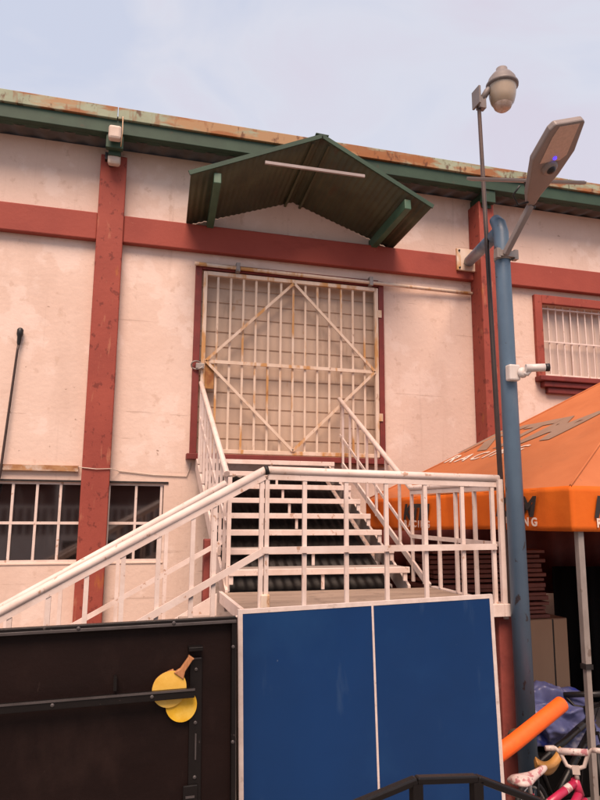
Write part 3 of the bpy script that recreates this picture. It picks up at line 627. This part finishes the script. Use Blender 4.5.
for c_ in (C1, C2, C4, C3):
    ic = c_ + (AP - c_) * .035; x_, y_ = ic.x, ic.y
    m = MB(); m.box(x_ - .024, x_ + .024, y_ - .024, y_ + .024, -1.05, .10); lg = m.build('leg', 'galv', tn, bevel=.004)
    m = MB(); m.box(x_ - .019, x_ + .019, y_ - .019, y_ + .019, G + .012, -1.085); m.box(x_ - .05, x_ + .05, y_ - .05, y_ + .05, G, G + .011); m.build('lower_leg', 'galv', lg)
    m = MB(); m.box(x_ - .03, x_ + .03, y_ - .03, y_ + .03, -1.084, -1.051); m.build('collar', 'dark', lg)
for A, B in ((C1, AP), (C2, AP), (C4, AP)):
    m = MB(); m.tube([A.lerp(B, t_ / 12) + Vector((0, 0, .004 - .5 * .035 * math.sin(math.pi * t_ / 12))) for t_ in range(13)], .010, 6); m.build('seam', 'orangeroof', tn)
# printing on the cloth
def logo(A, xd, s0, parent, zt):
    """small two-line print: top line heavy dark, second line pale and spaced"""
    nn = Vector((xd.y, -xd.x, 0)) * .016
    text('KTM', .205, A + xd * s0 + nn + Vector((0, 0, zt - .215)), xd, (0, 0, 1), 'letterdark', 'lettering', parent, .25, 1.0, .010, 1.05)
    text('RACING', .088, A + xd * (s0 + .02) + nn + Vector((0, 0, zt - .29)), xd, (0, 0, 1), 'letterwhite', 'lettering', parent, 0, 1.55, .003)
logo(C1, -U, -.80, va, .0); logo(C1, -U, -2.22, va, -.05); logo(C1, Vv, .19, vb_, .0); logo(C1, Vv, 4.6, vb_, .0)
ux = (C1 - C2).normalized(); nrm = ux.cross((AP - C2)).normalized()
if nrm.z < 0: nrm = -nrm
uy = nrm.cross(ux).normalized()
def drape(p):
    h = (AP - C2).dot(uy); v = max(0, min(1, (p - C2).dot(uy) / h))
    e_ = C2 + (p - C2 - (AP - C2) * v) / max(.05, 1 - v); u = max(0, min(1, (e_ - C2).dot(ux) / (C1 - C2).length))
    return Vector((0, 0, -(math.sin(math.pi * v) * (1 - .5 * abs(2 * u - 1)) * .035 + .012 * math.sin(u * math.pi * 3) * (1 - v)) + .003))
text('RACING', .25, C2 + ux * .42 + uy * .88, ux, uy, 'letterwhite', 'lettering', rp1, .35, 1.45, .004, 1.0, drape)
text('KTM', .80, C2 + ux * .40 + uy * 1.16, ux, uy, 'letterfaded', 'lettering', rp1, .45, 1.0, .03, .9, drape)

# ------------------------------------------------------------------ under the tent
cb = thing('storage_cabinet', 'tall beige cabinet under the stack of maroon boards', 'cabinet', (4.2, 6.6, G))
q = MB(); q.box(3.2, 4.90, 6.6, 7.25, G, -1.165); q.build('carcass', 'beige', cb, bevel=.004)
q = MB(); q.box(3.21, 4.70, 6.585, 6.599, G + .03, -1.172); q.build('door', 'beige', cb); q = MB(); q.box(4.722, 4.89, 6.587, 6.599, G + .03, -1.172); q.build('door', 'beige', cb)
q = MB(); q.box(4.701, 4.721, 6.59, 6.5995, G + .03, -1.17); q.build('seam', 'dark', cb)
z = -1.160
k = 0
while z < -.42:
    h = random.choice((.034, .040, .046)); xr = 4.66 + random.uniform(-.07, .05); yf = 6.62 + random.uniform(-.03, .03); xl = 3.25 + random.uniform(-.06, .06)
    pos = 'lowest' if k == 0 else ('topmost' if z + h + .012 >= -.42 else None)
    lab = {'lowest': 'lowest maroon board of the stack, lying straight on the beige cabinet', 'topmost': 'topmost maroon board of the stack on the beige cabinet'}.get(pos, 'maroon board between the top and bottom ones of the stack on the beige cabinet')
    q = MB(); q.box(xl, xr, yf, yf + .55, z, z + h)
    tag(q.build('board', 'maroon', None, bevel=.006), lab, 'board', 'maroon boards stacked on the cabinet')
    z += h + random.choice((.006, .012, .016)); k += 1
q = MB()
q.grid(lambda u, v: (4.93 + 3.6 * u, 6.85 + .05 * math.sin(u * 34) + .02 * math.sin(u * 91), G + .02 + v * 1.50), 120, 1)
tag(q.build('curtain', 'crateshade', None, thick=.004), 'black sheet added as shade under the tent behind the grey leg', 'curtain')  # added black sheet, stands in for the deep shade below the tent
q = MB()
q.grid(lambda u, v: (3.0 + 5.6 * u, 7.42 + .05 * math.sin(u * 40) + .02 * math.sin(u * 103), -1.0 + v * 1.05), 160, 1)
tag(q.build('curtain', 'redcloth', None, thick=.004), 'dark red sheet hanging at the back of the tent', 'curtain')
# blue tarp bundle
bm = bmesh.new(); bmesh.ops.create_icosphere(bm, subdivisions=6, radius=1)
from mathutils import noise as mnoise
for v in bm.verts:
    n_ = mnoise.noise(v.co * 1.7) * .26 + (.24 - abs(mnoise.noise(v.co * 2.0 + Vector((3, 1, 2)))) * .55) + (.04 - abs(mnoise.noise(v.co * 5.3)) * .11)
    d = v.co * (1 + n_ - .1); v.co = Vector((d.x * .40, d.y * .26, max(d.z, -.6 + .1 * mnoise.noise(v.co * 5)) * .25)); v.co.z -= .18 * v.co.x
for f in bm.faces: f.smooth = True
me = bpy.data.meshes.new('tarp'); bm.to_mesh(me); bm.free(); me.materials.append(M['tarp'])
tr = bpy.data.objects.new('tarp', me); COL.objects.link(tr); tr.location = (3.38, 4.84, -1.635)
tag(tr, 'crumpled blue plastic tarp bundle behind the orange tube', 'tarp')
q = MB(); q.box(3.0, 3.75, 4.68, 5.05, G, -1.80); tag(q.build('crate', 'crateshade', None, bevel=.02), 'black crate on the ground under the blue tarp bundle', 'crate')
# orange foam tube
fo = MB(); A, B = Vector((2.30, 3.90, -1.505)), Vector((2.985, 4.12, -1.285)); fo.tube([A, A.lerp(B, .3) + Vector((0, 0, -.006)), A.lerp(B, .7) + Vector((0, 0, -.003)), B], .051, 28)
tag(fo.build('foam_tube', 'noodle', None, bevel=.006), 'bright orange foam tube leaning across the blue pole', 'tube')

# ------------------------------------------------------------------ bicycles
def bicycle(label, loc, rz, rw_, frame, grip, saddle, kid=True, tilt=0):
    t = thing('bicycle', label, 'bicycle', (0, 0, 0))
    L = .50 if kid else .86
    seat_h, bar_h = .56, .60
    if not kid: seat_h, bar_h = .66, .72
    rear, fro = Vector((-.28, 0, rw_)), Vector((-.28 + L * 1.25, 0, rw_))
    steer = R(46) if kid else R(20); sxx = fro.x - .11
    def S(p_):
        p_ = Vector(p_); dx, dy = p_.x - sxx, p_.y
        return Vector((sxx + dx * math.cos(steer) - dy * math.sin(steer), dx * math.sin(steer) + dy * math.cos(steer), p_.z))
    def steered(q): q.v = [tuple(S(v)) for v in q.v]; return q
    for c_ in (rear, fro):
        q = MB(); q.tube([c_ + Vector((math.cos(i * math.pi / 16) * (rw_ - .018), 0, math.sin(i * math.pi / 16) * (rw_ - .018))) for i in range(32)], .018, 10, closed=True)
        if c_ is fro: steered(q)
        wh = q.build('wheel', 'rubber', t)
        q = MB(); q.tube([c_ + Vector((math.cos(i * math.pi / 16) * (rw_ - .042), 0, math.sin(i * math.pi / 16) * (rw_ - .042))) for i in range(32)], .009, 8, closed=True)
        for i in range(12):
            a_ = i * math.pi / 6; q.tube([c_ + Vector((0, .012 * (-1) ** i, 0)), c_ + Vector((math.cos(a_), 0, math.sin(a_))) * (rw_ - .045)], .0018, 5)
        q.lathe(c_ - Vector((0, .03, 0)), [(0, 0), (.016, 0), (.016, .06), (0, .06)], 10, (0, 1, 0))
        if c_ is fro: steered(q)
        q.build('rim', 'chrome', wh)
    hd_t = fro + Vector((-.13, 0, bar_h - rw_ - .10)); hd_b = hd_t + Vector((.03, 0, -.10))
    bb = Vector((-.02, 0, rw_ + .01)); st_ = Vector((-.14, 0, seat_h - .10))
    q = MB(); q.tube([hd_t, hd_b], .025, 12); q.tube([hd_t + Vector((-.01, 0, -.025)), st_ + Vector((.02, 0, -.10))], .024, 12); q.tube([hd_b + Vector((-.01, 0, .015)), bb], .026, 12); q.tube([st_, bb], .017, 12)
    for s_ in (-1, 1):
        q.tube([bb + Vector((0, s_ * .02, 0)), rear + Vector((0, s_ * .045, 0))], .010, 8); q.tube([st_ + Vector((0, s_ * .015, -.06)), rear + Vector((0, s_ * .045, 0))], .009, 8)
    q.build('frame', frame, t)
    top = hd_t + Vector((-.01, 0, -.025)); bot = st_ + Vector((.02, 0, -.10))
    for f0, f1 in ((.12, .24), (.68, .80)):
        q = MB(); q.tube([top.lerp(bot, f0), top.lerp(bot, f1)], .0248, 12, cap=False)
        q.build('band', 'pinkwhite' if kid else 'dark', t)
    q = MB(); a_ = hd_b + Vector((-.01, 0, .015))
    for i in range(6):
        p_ = a_.lerp(bb, .2 + i * .11); d_ = (bb - a_).normalized(); q.tube([p_ + Vector((0, -.0265, -.012)), p_ + d_ * .025 + Vector((0, -.0275, .012))], .0035, 5)
    q.build('lettering', 'dark', t)
    q = MB(); q.tube([hd_b, hd_b + Vector((.01, 0, -.02))], .024, 10)
    for s_ in (-1, 1): q.tube([hd_b + Vector((.005, s_ * .035, -.02)), fro + Vector((0, s_ * .04, 0))], .011, 8)
    q.box(hd_b.x - .012, hd_b.x + .022, -.04, .04, hd_b.z - .035, hd_b.z - .015); steered(q).build('fork', frame, t)
    q = MB(); q.tube([bb + Vector((0, -.06, 0)), bb + Vector((.09, -.062, -.05))], .009, 8); q.tube([bb + Vector((0, .06, 0)), bb + Vector((-.09, .062, .05))], .009, 8); q.tube([bb + Vector((0, -.06, 0)), bb + Vector((0, .06, 0))], .014, 10)
    q.box(bb.x + .05, bb.x + .13, -.14, -.065, bb.z - .062, bb.z - .04); q.box(bb.x - .13, bb.x - .05, .065, .14, bb.z + .04, bb.z + .062); q.build('pedals', 'dark', t)
    # BMX style bars
    hb = hd_t + Vector((.0, 0, .05)); up = Vector((-.03, 0, 0))
    W = .152 if kid else .27
    pts = [(-.03, -W + .01, .125), (-.015, -W * .72, .125), (0, -W * .55, .10), (0, -W * .34, .025), (0, 0, .005), (0, W * .34, .025), (0, W * .55, .10), (-.015, W * .72, .125), (-.03, W - .01, .125)]
    q = MB(); q.tube([hb + Vector(p_) for p_ in pts], .0125, 12); q.tube([hd_t, hb + Vector((0, 0, .006))], .014, 10); q.box(hb.x - .02, hb.x + .02, -.022, .022, hb.z - .02, hb.z + .024); hbo = steered(q).build('handlebar', 'bikewhite' if kid else 'blackmetal', t)
    q = MB(); q.tube([hb + Vector((0, -W * .56, .105)), hb + Vector((0, W * .56, .105))], .021, 12); steered(q).build('crossbar_pad', grip, hbo)
    for s_ in (-1, 1):
        q = MB(); q.tube([hb + Vector((-.015, s_ * W * .74, .125)), hb + Vector((-.033, s_ * (W + .015), .125))], .0165, 12); steered(q).build('grip', grip if not kid else 'bikewhite', hbo)
    for s_ in (-1, 1):
        q = MB(); q.tube([hb + Vector((-.02, s_ * W * .8, .115)), hb + Vector((.06, s_ * W * .7, .12)), hb + Vector((.09, s_ * W * .3, .02)), hb + Vector((.03, s_ * .02, -.10))], .0035, 6); steered(q).build('brake_cable', 'rubber', hbo)
    # saddle: closed loft, wide at the back, narrow raised nose
    prof = [(-.13, .012, .010, 0), (-.125, .060, .022, .004), (-.09, .082, .030, .002), (-.04, .070, .030, -.004), (.01, .042, .028, -.004), (.06, .027, .025, .004), (.11, .022, .022, .014), (.135, .014, .014, .018), (.142, .003, .004, .018)]
    sc_ = 1.0 if kid else 1.25; vs_ = []; n_ = 16
    for px_, hw, ht, cz in prof:
        for k_ in range(n_):
            a_ = 2 * math.pi * k_ / n_; sy_, cz_ = math.cos(a_), math.sin(a_)
            vs_.append(st_ + Vector((px_, hw * sy_, .10 + cz + (ht if cz_ > 0 else ht * .9) * cz_ - .012 * sy_ * sy_ * (hw / .08) + .10 * px_)) * 1.0 if kid else st_ + Vector((px_ * sc_, hw * sy_ * sc_, .11 + cz + ht * sc_ * cz_)))
    q = MB(); q.add(vs_, [(i_ * n_ + k_, i_ * n_ + (k_ + 1) % n_, (i_ + 1) * n_ + (k_ + 1) % n_, (i_ + 1) * n_ + k_) for i_ in range(len(prof) - 1) for k_ in range(n_)], True)
    q.add([v for v in vs_[:n_]], [tuple(range(n_))], True); q.build('saddle', saddle, t)
    q = MB(); q.tube([st_ - Vector((0, 0, .03)), st_ + Vector((-.01, 0, .10))], .0125, 10); q.build('seat_post', 'chrome', t)
    t.location = loc; t.rotation_euler = (R(tilt), 0, rz)
    return t
bicycle('small pink bicycle with floral white saddle and padded white handlebars', (2.655, 3.78, G), R(8), .155, 'pink', 'pinkwhite', 'pinkwhite', True, -6)
b2 = bicycle('old black bicycle with dark worn saddle behind the pink bicycle', (3.00, 4.22, G), R(25), .20, 'blackmetal', 'dark', 'vinyl', False, -10)
q = MB()
q.grid(lambda u, v: (2.70 + .26 * u, 4.02 + .08 * u + .03 * v, -1.585 - .055 * math.sin(math.pi * u) + .02 * u - .06 * v * math.sin(math.pi * min(1, u * .85 + .12)) ** .6), 24, 4)
tag(q.build('curved_plastic_piece', 'tan', None, thick=.05, bevel=.0), 'tan curved plastic piece wedged behind the pink handlebars', 'plastic piece')

# ------------------------------------------------------------------ house across the yard, seen only mirrored in the panes
oh = thing('porch_house', 'low dark house with a white porch balustrade across the yard, mirrored in the panes', 'house', (0, -9, G))
q = MB(); q.box(-14, 14, -12, -11.7, G, 2.2); q.build('wall', 'maroon', oh)
q = MB(); q.prism([(-14.5, -8.4, 1.7), (-14.5, -8.4, 1.85), (-14.5, -12.2, 3.3), (-14.5, -12.2, 3.15)], (29, 0, 0)); q.build('roof', 'roofsheet', oh)
for i in range(8):
    q = MB(); q.box(-14 + 4 * i - .1, -14 + 4 * i + .1, -8.9, -8.7, G, 1.74); q.build('post', 'white', oh)
q = MB()
for i in range(110): q.box(-14 + i * .255, -14 + i * .255 + .08, -8.14, -8.08, -.9, .0)
q.box(-14, 14, -8.17, -8.05, .0, .09); q.box(-14, 14, -8.17, -8.05, -.98, -.9); q.box(-14, 14, -8.25, -8.0, G, -.985); q.build('balustrade', 'white', oh)

# ------------------------------------------------------------------ black railing in the foreground
hr = thing('foreground_railing', 'black steel railing in the foreground, low in front of the blue table', 'railing', (.77, 1.5, G))
y = 1.5
H = [(-.1, y, -.81), (.69, y, -.606), (.843, y, -.616), (1.30, y, -.80), (1.9, y, -1.05)]
q = MB()
for a_, b_ in zip(H[:-1], H[1:]): q.beam(a_, b_, .024, .016)
q.build('top_rail', 'blackmetal', hr, bevel=.004)
q = MB()
for a_, b_ in zip(H[:-1], H[1:]): q.beam(Vector(a_) - Vector((0, 0, .42)), Vector(b_) - Vector((0, 0, .42)), .03, .02)
q.build('lower_rail', 'blackmetal', hr)
for x_, z_ in ((.69, -.618), (.843, -.628), (.2, -.745), (1.30, -.812), (1.75, -1.0)):
    q = MB(); q.beam((x_, y, G), (x_, y, z_ + .006), .024, .024); q.build('post', 'blackmetal', hr)
